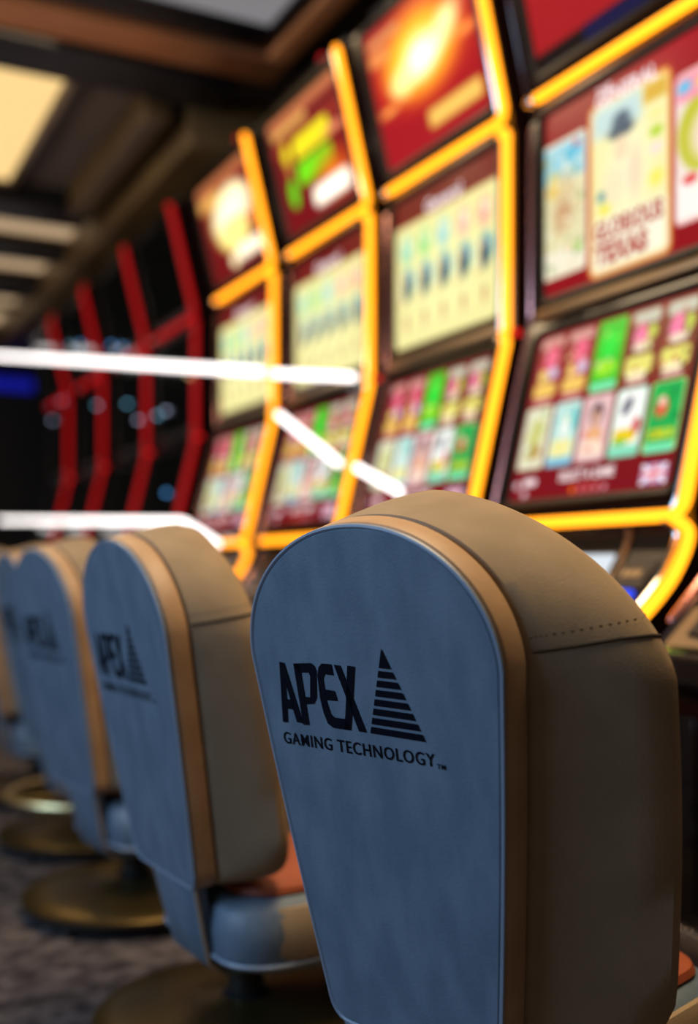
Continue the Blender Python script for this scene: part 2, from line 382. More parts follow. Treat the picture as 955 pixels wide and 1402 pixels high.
def pic_green():
    p = Pic(130, 110, (104, 14, 20))
    p.rrect(-.1, 1.1, .90, 1.1, (170, 96, 60), .0, .05); p.rrect(.0, 1.0, .70, .76, (140, 44, 34), .02, .06)
    p.rrect(.04, .55, .82, .90, (196, 146, 74), .03, .04)
    p.rrect(.30, .80, .56, .74, (220, 206, 30), .05, .03); p.rrect(.30, .78, .34, .53, (104, 204, 22), .05, .03)
    p.ell(.19, .66, .07, .13, (214, 196, 30), .4); p.ell(.19, .53, .03, .1, (190, 130, 60), .5); p.ell(.19, .33, .07, .15, (90, 190, 24), .3)
    p.ell(.74, .28, .34, .26, (216, 96, 20), .9); p.ell(.86, .60, .2, .06, (216, 130, 90), .8)
    p.rrect(.44, .93, .10, .27, (255, 250, 225), .06, .05); p.ell(.7, .19, .2, .07, (255, 255, 250), .6)
    return p
def pic_badge():
    p = Pic(130, 110, (100, 16, 18))
    p.rrect(-.1, 1.1, .88, 1.1, (160, 92, 56), .0, .08); p.rrect(.0, .42, .74, .88, (206, 150, 76), .05, .06)
    p.ell(.55, .55, .48, .36, (216, 190, 90), .5); p.ell(.57, .58, .42, .29, (250, 240, 190), .3, .15); p.ell(.55, .38, .34, .2, (240, 226, 130), .4)
    p.ell(.58, .60, .30, .1, (236, 200, 216), .7, .1); p.ell(.78, .45, .035, .05, (220, 60, 90), .5)
    p.rrect(.52, .97, .10, .25, (255, 248, 214), .06, .05); p.ell(.46, .14, .1, .09, (250, 236, 180), .5); p.ell(.9, .4, .12, .1, (200, 110, 40), .8)
    return p
def pic_plain():
    p = Pic(110, 90, (172, 24, 32)); p.ell(.3, .75, .5, .4, (196, 70, 40), 1.0); p.ell(.12, .85, .14, .12, (226, 150, 90), .8)
    p.rrect(.0, 1.0, -.1, .10, (16, 8, 12), .0, .02); p.rrect(.32, .80, .01, .10, (14, 18, 66), .01, .03); p.ell(.5, .9, .3, .1, (240, 210, 130), .8)
    return p
GAIN = {}
def screen_mesh(pic, p00, eu, ev, gain=1.0):
    """grid in 3D: p00 lower left (viewer's), eu, ev full edge vectors"""
    w, h = pic.w, pic.h
    p00, eu, ev = (np.array(q, float) for q in (p00, eu, ev))
    jj, ii = np.mgrid[0:h+1, 0:w+1]
    co = p00 + (ii/w)[..., None]*eu + (jj/h)[..., None]*ev
    idx = (np.arange(h)[:, None]*(w+1)+np.arange(w)[None]).ravel()
    fc = np.stack([idx, idx+1, idx+w+2, idx+w+1], 1)
    me = bpy.data.meshes.new('screen_picture')
    me.vertices.add((w+1)*(h+1)); me.vertices.foreach_set('co', co.reshape(-1).astype(np.float32))
    me.loops.add(len(fc)*4); me.loops.foreach_set('vertex_index', fc.ravel().astype(np.int32))
    me.polygons.add(len(fc)); me.polygons.foreach_set('loop_start', np.arange(0, len(fc)*4, 4, dtype=np.int32))
    me.update(calc_edges=True)
    a = np.clip(pic.a/255, 0, 1); lin = np.where(a <= .04045, a/12.92, ((a+.055)/1.055)**2.4)*gain
    col = np.ones((len(fc), 4, 4), np.float32); col[:, :, :3] = lin.reshape(-1, 1, 3)
    at = me.color_attributes.new('picture', 'FLOAT_COLOR', 'CORNER'); at.data.foreach_set('color', col.ravel())
    me.materials.append(M['screen']); return me

# ------------------------------------------------------------------ slot machines
OX = 1.9                                   # world x of a machine's origin
PROF = [(1.82, 0), (1.82, .60), (1.57, .68), (1.535, .735), (1.60, .795), (1.66, .85), (1.71, .91), (1.742, .975), (1.738, 1.015),
        (1.735, 1.03), (1.866, 1.588), (1.87, 1.61), (1.87, 2.165), (1.862, 2.205), (1.733, 2.74), (1.80, 2.785), (2.35, 2.785), (2.35, 0)]
WID = .745
def L(x, y, z): return (x-OX, y, z)
def lerp(a, b, t): return tuple(a[i]+(b[i]-a[i])*t for i in range(len(a)))
LOW0, LOW1 = (1.73, 1.035), (1.862, 1.583)
TOP0, TOP1 = (1.859, 2.215), (1.731, 2.735)
MID0, MID1 = (1.866, 1.615), (1.866, 2.165)
Y0, Y1 = .05, .675
SPAN = {'upper_screen': (TOP0, TOP1, .10, .95), 'middle_screen': (MID0, MID1, .06, .985), 'lower_screen': (LOW0, LOW1, .085, .93)}
def face_frame(key):
    a, b, t0, t1 = SPAN[key]
    p = lerp(a, b, t0); q = lerp(a, b, t1)
    n = Vector((-(q[1]-p[1]), 0, q[0]-p[0])).normalized()       # towards the player
    return p, q, n
MC = {}
def cached(key, fn):
    if key not in MC: MC[key] = fn()
    return MC[key]
def scr(key, pic_key, picf, gain):
    def mk():
        p, q, n = face_frame(key); o = n*.004
        return screen_mesh(picf(), Vector(L(p[0], Y1, p[1]))+o, (0, -(Y1-Y0), 0), (q[0]-p[0], 0, q[1]-p[1]), gain)
    return cached(('scr', key, pic_key), mk)
def dark_scr(key):
    def mk():
        p, q, n = face_frame(key); o = n*.004
        A = Vector(L(p[0], Y1, p[1])); B = Vector(L(p[0], Y0, p[1])); D = Vector(L(q[0], Y0, q[1])); E_ = Vector(L(q[0], Y1, q[1]))
        return mesh([v+o*k for k in (1, -1) for v in (A, B, D, E_)], [(0,1,2,3),(7,6,5,4),(0,4,5,1),(1,5,6,2),(2,6,7,3),(3,7,4,0)])
    return cached(('dark', key), mk)
def bezel(key):
    def mk():
        p, q, n = face_frame(key); V = []; Fc = []
        up = Vector((q[0]-p[0], 0, q[1]-p[1])); hgt = up.length; up.normalize()
        cy = (Y0+Y1)/2; cen = Vector(L(p[0], cy, p[1]))+up*hgt/2
        def rr(a, b, r, d):
            out = []
            for k, (sx, sy) in enumerate(((1, 1), (-1, 1), (-1, -1), (1, -1))):
                for j in range(5):
                    t = (k+j/4)*math.pi/2
                    out.append(cen+Vector((0, 1, 0))*(sx*(a-r)+r*math.cos(t))+up*(sy*(b-r)+r*math.sin(t))+n*d)
            return out
        a, b = (Y1-Y0)/2, hgt/2
        return loft([rr(a+.022, b+.018, .03, -.004), rr(a+.022, b+.018, .03, .010), rr(a+.016, b+.012, .026, .016), rr(a-.002, b-.002, .022, .012), rr(a-.004, b-.004, .02, .002)], False, False)
    return cached(('bez', key), mk)
SF = .012     # how far the light strips stand proud of the faces
def strip_paths():
    u = rounded([L(TOP1[0]-SF, 0, TOP1[1]+.005), L(TOP0[0]-SF, 0, TOP0[1]-.005), L(TOP0[0]-SF, .69, TOP0[1]-.005)], .05, 8)
    m = rounded([L(1.862-SF, .028, 2.176), L(1.862-SF, .0, 2.172), L(1.862-SF, 0, 1.602), L(1.862-SF, .012, 1.59)], .02, 5)
    l = rounded([L(LOW1[0]-SF, .012, LOW1[1]-.004), L(LOW1[0]-SF, 0, LOW1[1]-.018), L(LOW0[0]-SF, 0, LOW0[1]-.012), L(LOW0[0]-SF, .69, LOW0[1]-.012)], .045, 8)
    c = rounded([L(1.712, .012, 1.012), L(1.735, -.004, .990), L(1.722, -.004, .945), L(1.685, -.004, .885), L(1.63, -.004, .83), L(1.55, -.004, .765)], .03, 4)
    return dict(upper=u, middle=m, lower=l, console=c)
SP = strip_paths()
def off(path, dx, dy, dz=0): return [(p[0]+dx, p[1]+dy, p[2]+dz) for p in path]
def body_mesh():
    n = len(PROF); V = [L(x, -.012, z) for x, z in PROF]+[L(x, WID, z) for x, z in PROF]
    Fc = [tuple(range(n)), tuple(range(n, 2*n))[::-1]]+[(i, (i+1) % n, n+(i+1) % n, n+i) for i in range(n)]
    return mesh(V, Fc)
def on_console(s, y, d=0.0):
    """point on the console curve, s in 0..1 from the joint down"""
    pts = [(1.738, 1.0), (1.742, .975), (1.71, .91), (1.66, .85), (1.60, .795), (1.54, .742)]
    t = s*(len(pts)-1); i = min(int(t), len(pts)-2); p = lerp(pts[i], pts[i+1], t-i)
    tx, tz = pts[i+1][0]-pts[i][0], pts[i+1][1]-pts[i][1]; l = math.hypot(tx, tz)
    return Vector(L(p[0]+d*tz/l, y, p[1]-d*tx/l))
def console_patch(s0, s1, y0, y1, d, thick=.006, seg=4):
    V = []; Fc = []
    for i in range(seg+1):
        s = s0+(s1-s0)*i/seg
        for y in (y0, y1):
            for dd in (d, d-thick): V.append(on_console(s, y, dd))
    for i in range(seg):
        a = i*4; b = a+4
        Fc += [(a, a+2, b+2, b), (a+1, b+1, b+3, a+3), (a, b, b+1, a+1), (a+2, a+3, b+3, b+2)]
    Fc += [(0, 1, 3, 2), (seg*4, seg*4+2, seg*4+3, seg*4+1)]
    return mesh(V, Fc)
def lettering(screen_obj, key, s, u, v, wu, hv, mat, bold=.02, name='lettering'):
    p, q, n = face_frame(key); up = Vector((q[0]-p[0], 0, q[1]-p[1])); hgt = up.length; up.normalize()
    cen = Vector(L(p[0], Y1-(Y1-Y0)*u, p[1]))+up*hgt*v+n*.0055
    xy, fc = text_flat(s, wu*(Y1-Y0), hv*hgt, bold)
    return link(name, mesh([cen+Vector((0, -1, 0))*x+up*y for x, y in xy], fc, fix=False), mat, screen_obj)
def machine(y, label, lit, top=None, mid=None, group=None):
    r = empty('slot_machine', (OX, y, 0), label, 'slot machine', group)
    link('cabinet', cached('body', body_mesh), M['gloss'], r)
    link('crown', cached('crown', lambda: box(*L(1.78, 0, 0)[:1], .44, .03, .715, 2.785, 2.825, .012)), M['bezel'], r)
    em = M['yellow'] if lit else M['red']
    for k in ('upper', 'middle', 'lower', 'console'):
        link('light_strip', cached(('st', k, lit), lambda: capsule(SP[k], .014 if lit else .0155, 10)), em, r)
        if k in ('middle', 'console'): pa = off(SP[k], .004, .030 if k == 'middle' else .040)
        else:
            q = SP[k]; cut = [p for p in q if p[1] < .02]; pa = off(cut, .004, .030)
        link('chrome_trim', cached(('tr', k, lit), lambda: capsule(pa, .0075, 8)), M['chrome'] if lit else M['bezel'], r)
    link('strip_end_cap', cached('cap1', lambda: capsule([L(TOP0[0]-SF, .712, TOP0[1]-.005), L(TOP0[0]-SF, .728, TOP0[1]-.005)], .014, 8)), M['chrome'], r)
    link('strip_end_cap', cached('cap2', lambda: capsule([L(LOW0[0]-SF, .712, LOW0[1]-.012), L(LOW0[0]-SF, .728, LOW0[1]-.012)], .014, 8)), M['chrome'], r)
    # rail on the far side; a red reflection is put into its metal tint
    link('side_rail', cached(('rail', lit), lambda: capsule(rounded([L(1.88, .757, 2.15), L(1.88, .757, 1.61), L(1.745, .757, 1.04), L(1.752, .757, .975), L(1.72, .757, .91), L(1.61, .757, .80)], .02, 4), .010, 8)), M['rose'] if lit else M['bezel'], r)
    link('side_rail', cached('rail2', lambda: capsule(rounded([L(1.75, .757, 2.72), L(1.875, .757, 2.21)], .02, 4), .008, 8)), M['maroon'], r)
    link('divider_bar', cached(('div', lit), lambda: box(1.846-OX, 1.868-OX, .035, .70, 1.592, 1.622, .008)), M['goldbar'] if lit else M['bezel'], r)
    link('brow_panel', cached('brow', lambda: box(1.852-OX, 1.872-OX, .035, .70, 2.163, 2.19, .006)), M['maroon'], r)
    for key in ('upper_screen', 'middle_screen', 'lower_screen'):
        link('bezel', bezel(key), M['bezel'], r)
    if lit:
        us = link('upper_screen', scr('upper_screen', top, PICS[top], 1.0 if top == 'plain' else 1.5), None, r)
        ms = link('middle_screen', scr('middle_screen', mid, PICS[mid], 1.15 if mid == 'cards' else 1.3), None, r)
        ls = link('lower_screen', scr('lower_screen', 'low', pic_lower, 1.15), None, r)
        us['label'] = {'burst': 'glowing yellow starburst on red', 'green': 'yellow and green lettering on dark red', 'badge': 'cream badge on dark red', 'plain': 'plain red picture'}[top]
        ms['label'] = {'pay': 'cream paytable with rows of small figures', 'cards': 'large portrait cards on red'}[mid]
        ls['label'] = 'two rows of colourful game tiles on maroon'
        lettering(ls, 'lower_screen', 'SELECT A GAME', .5, .125, .33, .055, M['text_white'], .03)
        if mid == 'cards':
            lettering(ms, 'middle_screen', 'THE', .40, .955, .09, .035, M['text_white'], .04)
            lettering(ms, 'middle_screen', 'GENERAL', .53, .905, .36, .075, M['text_white'], .04)
            lettering(ms, 'middle_screen', 'GLORIOUS', .54, .245, .40, .10, M['text_red'], .05)
            lettering(ms, 'middle_screen', 'TEXAS', .50, .125, .31, .11, M['text_red'], .06)
        else:
            lettering(ms, 'middle_screen', 'General', .5, .875, .34, .085, M['text_white'], .03)
    else:
        for key in ('upper_screen', 'middle_screen', 'lower_screen'): link(key, dark_scr(key), M['dark_glass'], r)
    # console: panels, small display, bill slot, buttons
    link('console_panel', cached('cp1', lambda: console_patch(.08, .95, .20, .72, .006)), M['bezel'], r)
    link('console_panel', cached('cp2', lambda: console_patch(.08, .95, .045, .17, .006)), M['bezel'], r)
    link('console_arc', cached('arc', lambda: tube([on_console(s/10, .186, .008) for s in range(0, 10)], .007, 8)), M['goldbar'], r)
    link('player_display', cached('disp', lambda: console_patch(.33, .66, .21, .42, .016, .01)), M['mini_screen'] if lit else M['dark_glass'], r)
    bs = link('bill_slot', cached('bill', lambda: console_patch(.62, .78, .07, .165, .022, .018)), M['slot_blue'] if lit else M['bezel'], r)
    if lit:
        link('slot_glow_lens', cached('lens', lambda: console_patch(.635, .68, .10, .15, .026, .004)), M['cyan_led_glint'], bs)
    tp = link('ticket_panel', cached('tick', lambda: console_patch(.38, .58, .06, .165, .014, .010)), M['black'], r)
    for k in range(3):
        link('emblem_dot', cached(('dot', k), lambda: console_patch(.46, .51, .085+.022*k, .102+.022*k, .017, .003, 1)), M['goldbar'], tp)
    if lit:
        link('service_light', cached('svc', lambda: console_patch(.74, .80, .05, .066, .016, .01)), M['red_led_bright'], r)
    dk = link('button_deck', cached('deck', lambda: console_patch(.72, .99, .24, .70, .014, .01)), M['goldbar'], r)
    for k in range(5):
        link('button', cached(('btn', k), lambda: console_patch(.78, .92, .28+.08*k, .335+.08*k, .022, .008)), M['black'], dk)
    # corner lamps beside the joints
    link('corner_lamp', cached('cl1', lambda: capsule([L(1.85, -.035, 1.585), L(1.866, -.035, 1.585)], .011, 8)), M['red_led_bright'] if lit else M['bezel'], r)
    link('top_lamp', cached('tl', lambda: capsule([L(1.80, .28, 2.82), L(1.80, .28, 2.84)], .018, 8)), M['red'] if lit else M['bezel'], r)
    # lower cabinet: service door with handle, kick plate
    dr = link('service_door', cached('sd', lambda: box(1.808-OX, 1.822-OX, .06, .68, .12, .57, .005)), M['gloss'], r)
    link('door_lock', cached('lk', lambda: capsule([L(1.806, .12, .36), L(1.80, .12, .36)], .012, 8)), M['chrome'], dr)
    link('kick_plate', cached('kp', lambda: box(1.805-OX, 1.822-OX, .0, .73, .012, .09, .004)), M['chrome'], r)
    link('deck_edge_trim', cached('det', lambda: capsule([L(1.535, 0, .735), L(1.535, .735, .735)], .008, 8)), M['chrome'], r)
    return r
PICS = dict(burst=pic_burst, green=pic_green, badge=pic_badge, plain=pic_plain, pay=pic_pay, cards=pic_cards)
G1 = 'lit slot machines in a row'; G2 = 'switched-off slot machines with red edge lights'
m0 = machine(.937, 'slot machine mostly outside the frame at the right edge', True, 'plain', 'cards', G1)
m1 = machine(1.777, 'slot machine with large portrait cards on its middle screen, behind the nearest chair', True, 'plain', 'cards', G1)
m2 = machine(2.616, 'slot machine with a glowing yellow starburst on its top screen', True, 'burst', 'pay', G1)
m3 = machine(3.455, 'slot machine with yellow and green words on its top screen', True, 'green', 'pay', G1)
m4 = machine(4.326, 'slot machine with a cream badge on its top screen, farthest lit one', True, 'badge', 'pay', G1)
m5 = machine(5.34, 'dark slot machine with red edge lights, next to the farthest lit machine', False, group=G2)
m6 = machine(6.20, 'dark slot machine with red edge lights, second beyond the lit ones', False, group=G2)
m7 = machine(7.20, 'dark slot machine with red edge lights, third beyond the lit ones', False, group=G2)
m8 = machine(8.19, 'dark slot machine with red edge lights, farthest at the left', False, group=G2)
# green pilot light, white line and blue lights low on the nearest machine's front
link('pilot_light', capsule([L(1.545, .70, .752), L(1.56, .67, .768)], .008, 8), M['green_led'], m0)
link('pilot_light', capsule([L(1.80, .55, .40), L(1.80, .66, .40)], .006, 8), M['blue_led_glint'], m0)
link('base_trim', capsule([L(1.80, .1, .47), L(1.80, .70, .47)], .005, 8), M['chrome'], m0)
# light reflections on the dark screens, added as small emissive beads: (machine, y world, z, material)
for m, yw, z, mt in [(m8, 8.75, 2.22, 'pale_glint'), (m8, 8.40, 2.19, 'pale_glint'), (m8, 8.75, 2.09, 'pale_glint'), (m7, 7.36, 2.02, 'cyan_led_glint'), (m6, 6.62, 1.93, 'cyan_led_glint'),
                     (m6, 6.38, 1.80, 'pale_glint'), (m5, 6.00, 1.78, 'cyan_led_glint'), (m5, 5.84, 1.785, 'pale_glint'), (m7, 7.82, 2.50, 'cyan_led_glint'), (m7, 7.55, 2.46, 'blue_led_glint'),
                     (m6, 6.86, 2.33, 'blue_led_glint'), (m6, 6.64, 2.28, 'blue_led_glint'), (m5, 5.62, 1.315, 'blue_led_glint'), (m5, 5.375, 1.90, 'gold_glint'), (m5, 5.45, 1.92, 'gold_glint')]:
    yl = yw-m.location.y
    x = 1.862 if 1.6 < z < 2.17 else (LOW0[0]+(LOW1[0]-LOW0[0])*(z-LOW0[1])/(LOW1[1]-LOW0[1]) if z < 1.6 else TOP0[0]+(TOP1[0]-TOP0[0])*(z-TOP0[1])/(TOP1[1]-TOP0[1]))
    link('screen_glint', capsule([L(x, yl, z), L(x-.012, yl, z)], .010, 8), M[mt], m)

# ------------------------------------------------------------------ white emissive lines added across the machine fronts
def white_line(pts, label, r=.020, clips=()):
    b = Vector(pts[0]); o = empty('white_line', b, label, 'tube light', 'white glowing lines across the machine fronts')
    P = [Vector(p)-b for p in pts]
    link('tube', capsule(rounded(P, .05, 5) if len(P) > 2 else P, r, 12), M['white'], o)
    for t, d in clips:
        q = P[0]+(P[-1]-P[0])*t if len(P) == 2 else P[0]+(P[1]-P[0])*t
        link('added_clip', capsule([q+Vector((.01, 0, 0)), q+Vector((d, 0, 0))], .006, 6), M['chrome'], o)  # clips added to join the line to the machine front
white_line([(1.5, 10.2, 2.83), (1.80, 4.36, 1.757)], 'long white glowing line crossing the dark screens with red edges', .018, ((.6, .12), (.8, .09), (.97, .06)))
white_line([(1.81, 4.22, 1.727), (1.81, 3.51, 1.60)], 'short white glowing line across the paytable under the green lettering', .015, ((.2, .05), (.8, .05)))
white_line([(1.70, 3.92, 1.508), (1.70, 3.40, 1.275)], 'slanted white glowing line across the tile screen right of the farthest lit machine', .0135, ((.2, .12), (.8, .06)))
white_line([(1.70, 3.26, 1.247), (1.70, 2.98, 1.15)], 'slanted white glowing line end just above the nearest chair', .0135, ((.2, .06), (.8, .06)))
white_line([(1.66, 9.98, 1.348), (1.66, 4.97, 1.135), (1.66, 4.50, 1.02)], 'lower white glowing line bending down behind the second chair', .0155, ((.3, .1), (.7, .1)))

# ------------------------------------------------------------------ chairs
REC, ZB, XB = .179, .341, -.17
cR, sR = math.cos(REC), math.sin(REC)
def BP(a, b, d):                       # back panel coordinates: a towards the right of someone behind the chair, b up, d forward
    return Vector((XB-b*sR+d*cR, -a, ZB+b*cR+d*sR))
def outline(W, w0, b1, Hb, b0, rc, grow=0.0, sq=2.0, ns=10, na=28, nb=6):
    hw, h0 = W/2, w0/2
    pts = []
    # right half from bottom centre up to the top
    for k in range(nb): pts.append(((h0-rc)*k/nb, b0))
    dirx, dirb = (hw-h0), (b1-b0); l = math.hypot(dirx, dirb)
    e = (h0+dirx/l*rc, b0+dirb/l*rc)
    for k in range(6):
        t = k/5; s = (h0-rc, b0); m = (h0, b0)
        pts.append((s[0]*(1-t)**2+m[0]*2*t*(1-t)+e[0]*t*t, s[1]*(1-t)**2+m[1]*2*t*(1-t)+e[1]*t*t))
    for k in range(1, ns):
        t = k/ns; bulge = 1+.018*math.sin(math.pi*t)
        pts.append(((e[0]+(hw-e[0])*t)*bulge, e[1]+(b1-e[1])*t))
    for k in range(na):
        t = k/na*math.pi/2; c, s = math.cos(t), math.sin(t)
        pts.append((hw*c**(2/sq), b1+(Hb-b1)*s**(2/sq)))
    full = pts+[(0.0, Hb)]+[(-x, y) for x, y in pts[:0:-1]]
    if grow:
        n = len(full); out = []
        for i, p in enumerate(full):
            q0, q1 = full[i-1], full[(i+1) % n]; tx, ty = q1[0]-q0[0], q1[1]-q0[1]; l = math.hypot(tx, ty) or 1
            out.append((p[0]+ty/l*grow, p[1]-tx/l*grow))
        return out
    return full
BACK = dict(W=.410, w0=.287, b1=.455, Hb=.622, b0=0.0, rc=.03, sq=2.05)
FRONT = dict(W=.635, w0=.55, b1=.405, Hb=.643, b0=-.01, rc=.09, sq=1.65)
DROP = [0.0]
def ring(d, t=0.0, grow=0.0):
    A = outline(**dict(BACK, b0=-DROP[0], w0=.287-.25*DROP[0])); B = outline(**dict(FRONT, b0=FRONT['b0']-DROP[0]))
    Pq = [(a[0]+(b[0]-a[0])*t, a[1]+(b[1]-a[1])*t) for a, b in zip(A, B)]
    if grow:
        n = len(Pq); out = []
        for i, p in enumerate(Pq):
            q0, q1 = Pq[i-1], Pq[(i+1) % n]; tx, ty = q1[0]-q0[0], q1[1]-q0[1]; l = math.hypot(tx, ty) or 1
            out.append((p[0]+ty/l*grow, p[1]-tx/l*grow))
        Pq = out
    return [BP(a, b, d) for a, b in Pq]
CUSH0 = [(.028, 0, -.01), (.030, 0, .000), (.034, .03, .008), (.05, .16, .009), (.08, .40, .009), (.115, .68, .008), (.15, .95, .004), (.168, 1, -.002), (.180, 1, -.014), (.188, 1, -.034), (.191, 1, -.06)]
LOGO = [[(-0.1533, 0.447), (-0.1442, 0.4464), (-0.1463, 0.4205), (-0.1487, 0.3955), (-0.1526, 0.3644), (-0.1623, 0.3643)],
 [(-0.1442, 0.4464), (-0.1226, 0.366), (-0.1347, 0.3668), (-0.1466, 0.419)],
 [(-0.1488, 0.397), (-0.1381, 0.3964), (-0.1357, 0.383), (-0.1501, 0.3837)],
 [(-0.1265, 0.4463), (-0.1146, 0.447), (-0.1114, 0.3651), (-0.1228, 0.3645)],
 [(-0.1265, 0.4463), (-0.093, 0.4489), (-0.0877, 0.4458), (-0.085, 0.439), (-0.0975, 0.4311), (-0.0994, 0.4361), (-0.1197, 0.4347)],
 [(-0.085, 0.439), (-0.0908, 0.4033), (-0.1027, 0.4031), (-0.0975, 0.4311)],
 [(-0.0908, 0.4033), (-0.0971, 0.3948), (-0.1135, 0.3928), (-0.1144, 0.4027), (-0.1027, 0.4031)],
 [(-0.0733, 0.4495), (-0.056, 0.4497), (-0.0547, 0.4354), (-0.07, 0.4358), (-0.0742, 0.4299), (-0.0839, 0.432), (-0.0803, 0.4435)],
 [(-0.0839, 0.432), (-0.0742, 0.4299), (-0.0736, 0.4159), (-0.0728, 0.3991), (-0.0813, 0.3843), (-0.0844, 0.4038)],
 [(-0.0728, 0.3991), (-0.0685, 0.384), (-0.0627, 0.3798), (-0.0671, 0.3659), (-0.076, 0.3706), (-0.0813, 0.3843)],
 [(-0.0627, 0.3798), (-0.0448, 0.3799), (-0.0338, 0.379), (-0.036, 0.3657), (-0.0671, 0.3659)],
 [(-0.0744, 0.4159), (-0.0565, 0.415), (-0.053, 0.4022), (-0.073, 0.4019)],
 [(-0.0515, 0.4494), (-0.0403, 0.4488), (-0.0091, 0.3658), (-0.0219, 0.3658)],
 [(-0.0279, 0.4495), (-0.0151, 0.449), (-0.0276, 0.3975), (-0.036, 0.3657), (-0.0473, 0.3657), (-0.0402, 0.3936)]]
def prints(polys, d=-.0012):
    V = []; Fc = []
    for p in polys:
        k = len(V); V += [BP(a, b, d) for a, b in p]; Fc.append(tuple(range(k, k+len(p))))
    return mesh(V, Fc, fix=False)
def text_on_back(s, a, b, wd, ht, bold):
    xy, fc = text_flat(s, wd, ht, bold)
    return mesh([BP(a+x, b+y, -.0012) for x, y in xy], fc, fix=False)
def pyramid_bars():
    ax, ab = .033, .4743; l, r = (-.0026, .3657), (.0863, .3642); out = []
    def at(v): return lerp((ax, ab), l, v), lerp((ax, ab), r, v)
    p, q = at(.225); out.append([(ax, ab), p, q])
    n = 7; step = (1-.225)/n
    for k in range(n):
        v0 = .225+step*k+step*.30; v1 = .225+step*(k+1)
        a0, b0 = at(v0); a1, b1 = at(v1); out.append([a0, a1, b1, b0])
    return out
def rrect_xy(x0, x1, y0, y1, r, z, n=8):
    out = []
    for k, (cx_, cy_) in enumerate(((x1-r, y1-r), (x0+r, y1-r), (x0+r, y0+r), (x1-r, y0+r))):
        for j in range(n+1):
            t = (k+j/n)*math.pi/2; out.append(Vector((cx_+r*math.cos(t), cy_+r*math.sin(t), z)))
    return out
def make_chair(label, D):
    CUSH = [(.044+(d-.03)*(D-.044)/.161, t, g) for d, t, g in CUSH0]
    DS = D-.191
    r = empty('casino_chair', (0, 0, 0), label, 'chair', 'casino chairs in a row')
    # backrest
    ci = [BP(0, .3, 0)]
    A = ring(0, 0, -.004); Bq = ring(.004, 0, 0); Cq = ring(.012, 0, 0)
    bp_ = link('back_panel', loft([A, Bq, Cq]), M['blue'], r); bp_['label'] = 'slate blue leather back panel with dark logo'
    link('back_piping', tube(ring(.002, 0, .001), .0030, 6, closed=True), M['piping'], bp_)
    link('logo_lettering', prints(LOGO), M['print'], bp_)
    link('logo_pyramid', prints(pyramid_bars()), M['print'], bp_)
    link('logo_caption', text_on_back('GAMING TECHNOLOGY', -.034, .343, .262, .0165, .008), M['print'], bp_)
    link('logo_mark', text_on_back('TM', .1055, .3365, .013, .006, .02), M['print'], bp_)
    bd = link('edge_band', loft([ring(.006, 0, .001), ring(.009, 0, .0045), ring(.036, 0, .0085), ring(.042, 0, .005), ring(.045, 0, -.004)]), M['tan'], r); bd['label'] = 'tan leather edge band'
    cu = link('cushion', loft([ring(d, t, g) for d, t, g in CUSH]), M['beige'], r); cu['label'] = 'taupe suede cushion'
    n = len(outline(**BACK))
    def at_height(rg, side, bq):
        # point of the ring on one side at height bq along the back
        h = len(rg)//2; half = rg[10:h+1] if side == 0 else rg[:h-1:-1][:h-10]
        hs = [(p.x-XB)*-sR+(p.z-ZB)*cR for p in half]
        for k in range(len(half)-1):
            if hs[k] <= bq < hs[k+1]: return half[k].lerp(half[k+1], (bq-hs[k])/(hs[k+1]-hs[k]))
        return half[-1]
    for side in (0, 1):
        link('seam', tube([at_height(ring(d, t, g+.0006), side, .468-.012*max(0, d-.15)/.05) for d, t, g in CUSH[2:]], .0021, 6), M['seam'], cu)
        V = []; Fc = []; line = []
        st = [at_height(ring(d, t, g+.0010), side, .484) for d, t, g in CUSH[2:9]]
        for k in range(len(st)-1):
            for q in range(7): line.append(st[k].lerp(st[k+1], q/7))
        for k in range(0, len(line)-1, 2):
            a, b = line[k], line[k].lerp(line[k+1], .7); kk = len(V); o1 = Vector((0, 0, .0010))
            V += [a-o1, b-o1, b+o1, a+o1]; Fc.append((kk, kk+1, kk+2, kk+3))
        so = link('stitching', mesh(V, Fc, fix=False), M['stitch'], cu); so['kind'] = 'stuff'
    link('front_pad', loft([ring(.186+DS, 1, -.05), ring(.196+DS, 1, -.055), ring(.201+DS, 1, -.075)]), M['rust'], r)
    # bracket carrying the back
    sec = [(XB+.026, .385, .105, .022), (XB+.030, .33, .10, .022), (XB+.048, .25, .09, .022), (XB+.064, .19, .082, .022), (XB+.09, .164, .075, .018), (XB+.25, .164, .07, .016)]
    rings = []
    for i, (x, z, hw, th) in enumerate(sec):
        x0, z0 = sec[max(i-1, 0)][:2]; x1, z1 = sec[min(i+1, len(sec)-1)][:2]
        tx, tz = x1-x0, z1-z0; l = math.hypot(tx, tz); nx, nz = -tz/l, tx/l
        rr = []
        for (sa, sb) in ((1, .6), (.9, 1), (-.9, 1), (-1, .6), (-1, -.6), (-.9, -1), (.9, -1), (1, -.6)):
            rr.append(Vector((x+nx*th*sb*.7, hw*sa, z+nz*th*sb*.7)))
        rings.append(rr)
    bk = link('back_bracket', loft(rings), M['blue'], r)
    link('bracket_trim', tube([rr[7] for rr in rings[1:5]], .004, 6), M['tan'], bk)
    link('bracket_trim', tube([rr[4] for rr in rings[1:5]], .004, 6), M['tan'], bk)
    link('bracket_bolt', capsule([(XB+.074, -.07, .195), (XB+.074, -.092, .195)], .008, 8), M['black'], bk)
    # seat
    x0, x1, hw = XB+.06, XB+.50, .205
    prof = [(.178, -.03), (.188, -.012), (.205, 0), (.255, .008), (.292, .004), (.312, -.012), (.320, -.035)]
    link('seat_shell', loft([rrect_xy(x0-g, x1+g, -hw-g, hw+g, .085, z) for z, g in prof]), M['blue'], r)
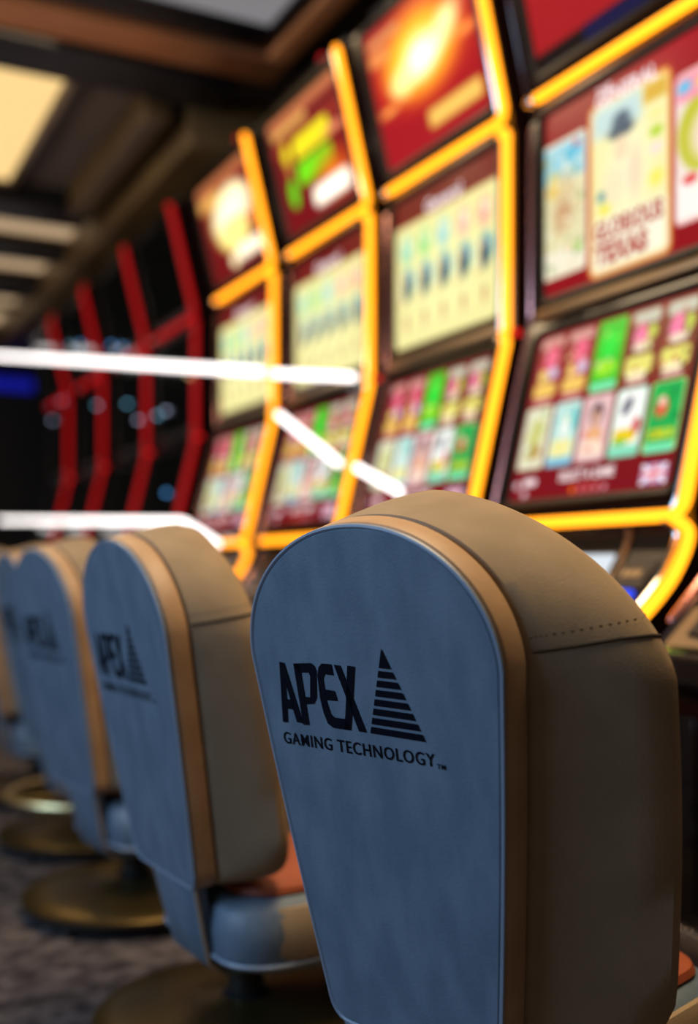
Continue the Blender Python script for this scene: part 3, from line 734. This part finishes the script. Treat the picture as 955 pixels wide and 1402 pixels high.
    link('seat_pad', loft([rrect_xy(x0-g, x1+g, -hw-g, hw+g, .075, z) for z, g in [(.314, -.030), (.322, -.024), (.332, -.028), (.339, -.05)]]), M['rust'], r)
    link('seat_piping', tube(rrect_xy(x0-.001, x1+.001, -hw-.001, hw+.001, .085, .203), .0045, 6, closed=True), M['piping'], r)
    for s in (-1, 1):
        prs = []
        for z, g in [(.209, .004), (.222, .010), (.255, .014), (.288, .011), (.304, .003)]:
            row = []
            for k in range(9):
                x = x0+.075+(x1-x0-.14)*k/8; e = .0 if 0 < k < 8 else -.007
                row.append(Vector((x, s*(hw+g+e), z)))
            prs.append(row)
        V = [p for row in prs for p in row]+[Vector((p.x, s*(hw-.012), p.z)) for row in prs for p in row]; nV = 45
        Fc = []
        for i in range(4):
            for k in range(8):
                a = i*9+k; Fc.append((a, a+1, a+10, a+9)); Fc.append((nV+a, nV+a+9, nV+a+10, nV+a+1))
        bd_ = [k for k in range(9)]+[9*i+8 for i in range(1, 5)]+[36+k for k in range(7, -1, -1)]+[9*i for i in range(3, 0, -1)]
        for i in range(len(bd_)):
            a, b = bd_[i], bd_[(i+1) % len(bd_)]; Fc.append((a, b, nV+b, nV+a))
        link('seat_side_panel', mesh(V, Fc, True), M['beige'], r)
    # pedestal
    link('pedestal_column', lathe([(.055, .068), (.05, .085), (.034, .095), (.034, .155), (.06, .165), (.06, .180)], 24), M['black'], r)
    bs = link('base_plate', lathe([(.283, .036), (.293, .040), (.293, .048), (.285, .055), (.22, .064), (.13, .075), (.06, .083), (.052, .086)], 56), M['bronze'], r)
    link('base_rim', lathe([(.262, .022), (.282, .020), (.288, .026), (.287, .038), (.262, .038)], 48), M['black'], bs)
    for k in range(6):
        q = math.radians(30+60*k)
        link('glide', lathe([(.020, 0), (.023, .005), (.020, .02), (.012, .026)], 14), M['black'], r, (.268*math.cos(q), .268*math.sin(q), 0))
    return r
def copy_tree(o, parent=None):
    c = o.copy(); C.objects.link(c); c.parent = parent
    for ch in list(o.children): copy_tree(ch, c)
    return c
SPOTS = [((.701, 1.207), .326, 'taupe chair with a slate blue back in sharp focus, nearest of the row'),
         ((.621, 1.968), .073, 'second chair from the front, its rust seat and base showing'),
         ((.659, 2.858), .13, 'third chair from the front, with a narrow strip of blue back showing'),
         ((.72, 3.62), .06, 'fourth chair from the front, cut off by the left edge, with a brass foot ring'),
         ((.72, 4.47), .0, 'farthest chair at the left edge, only its round base and underside showing')]
DROP[0] = .05
proto0 = make_chair(SPOTS[0][2], .205)
DROP[0] = 0.0
FRONT.update(W=.50, w0=.46, b1=.42, Hb=.630, sq=1.8)
proto = make_chair(SPOTS[1][2], .168)
chairs = []
for i, ((x, y), yaw, lab) in enumerate(SPOTS):
    o = (proto0, proto)[i] if i < 2 else copy_tree(proto)
    o['label'] = lab
    o.location = (x-XB*math.cos(yaw), y-XB*math.sin(yaw), 0); o.rotation_euler.z = yaw
    chairs.append(o)
fr = link('foot_ring', tube([(.26*math.cos(t*math.pi/24), .26*math.sin(t*math.pi/24), .17) for t in range(48)], .012, 8, closed=True), M['brass'], chairs[3])
for k in range(3):
    q = math.radians(90+120*k)
    link('ring_spoke', tube([(.03*math.cos(q), .03*math.sin(q), .12), (.257*math.cos(q), .257*math.sin(q), .17)], .007, 8), M['brass'], fr)
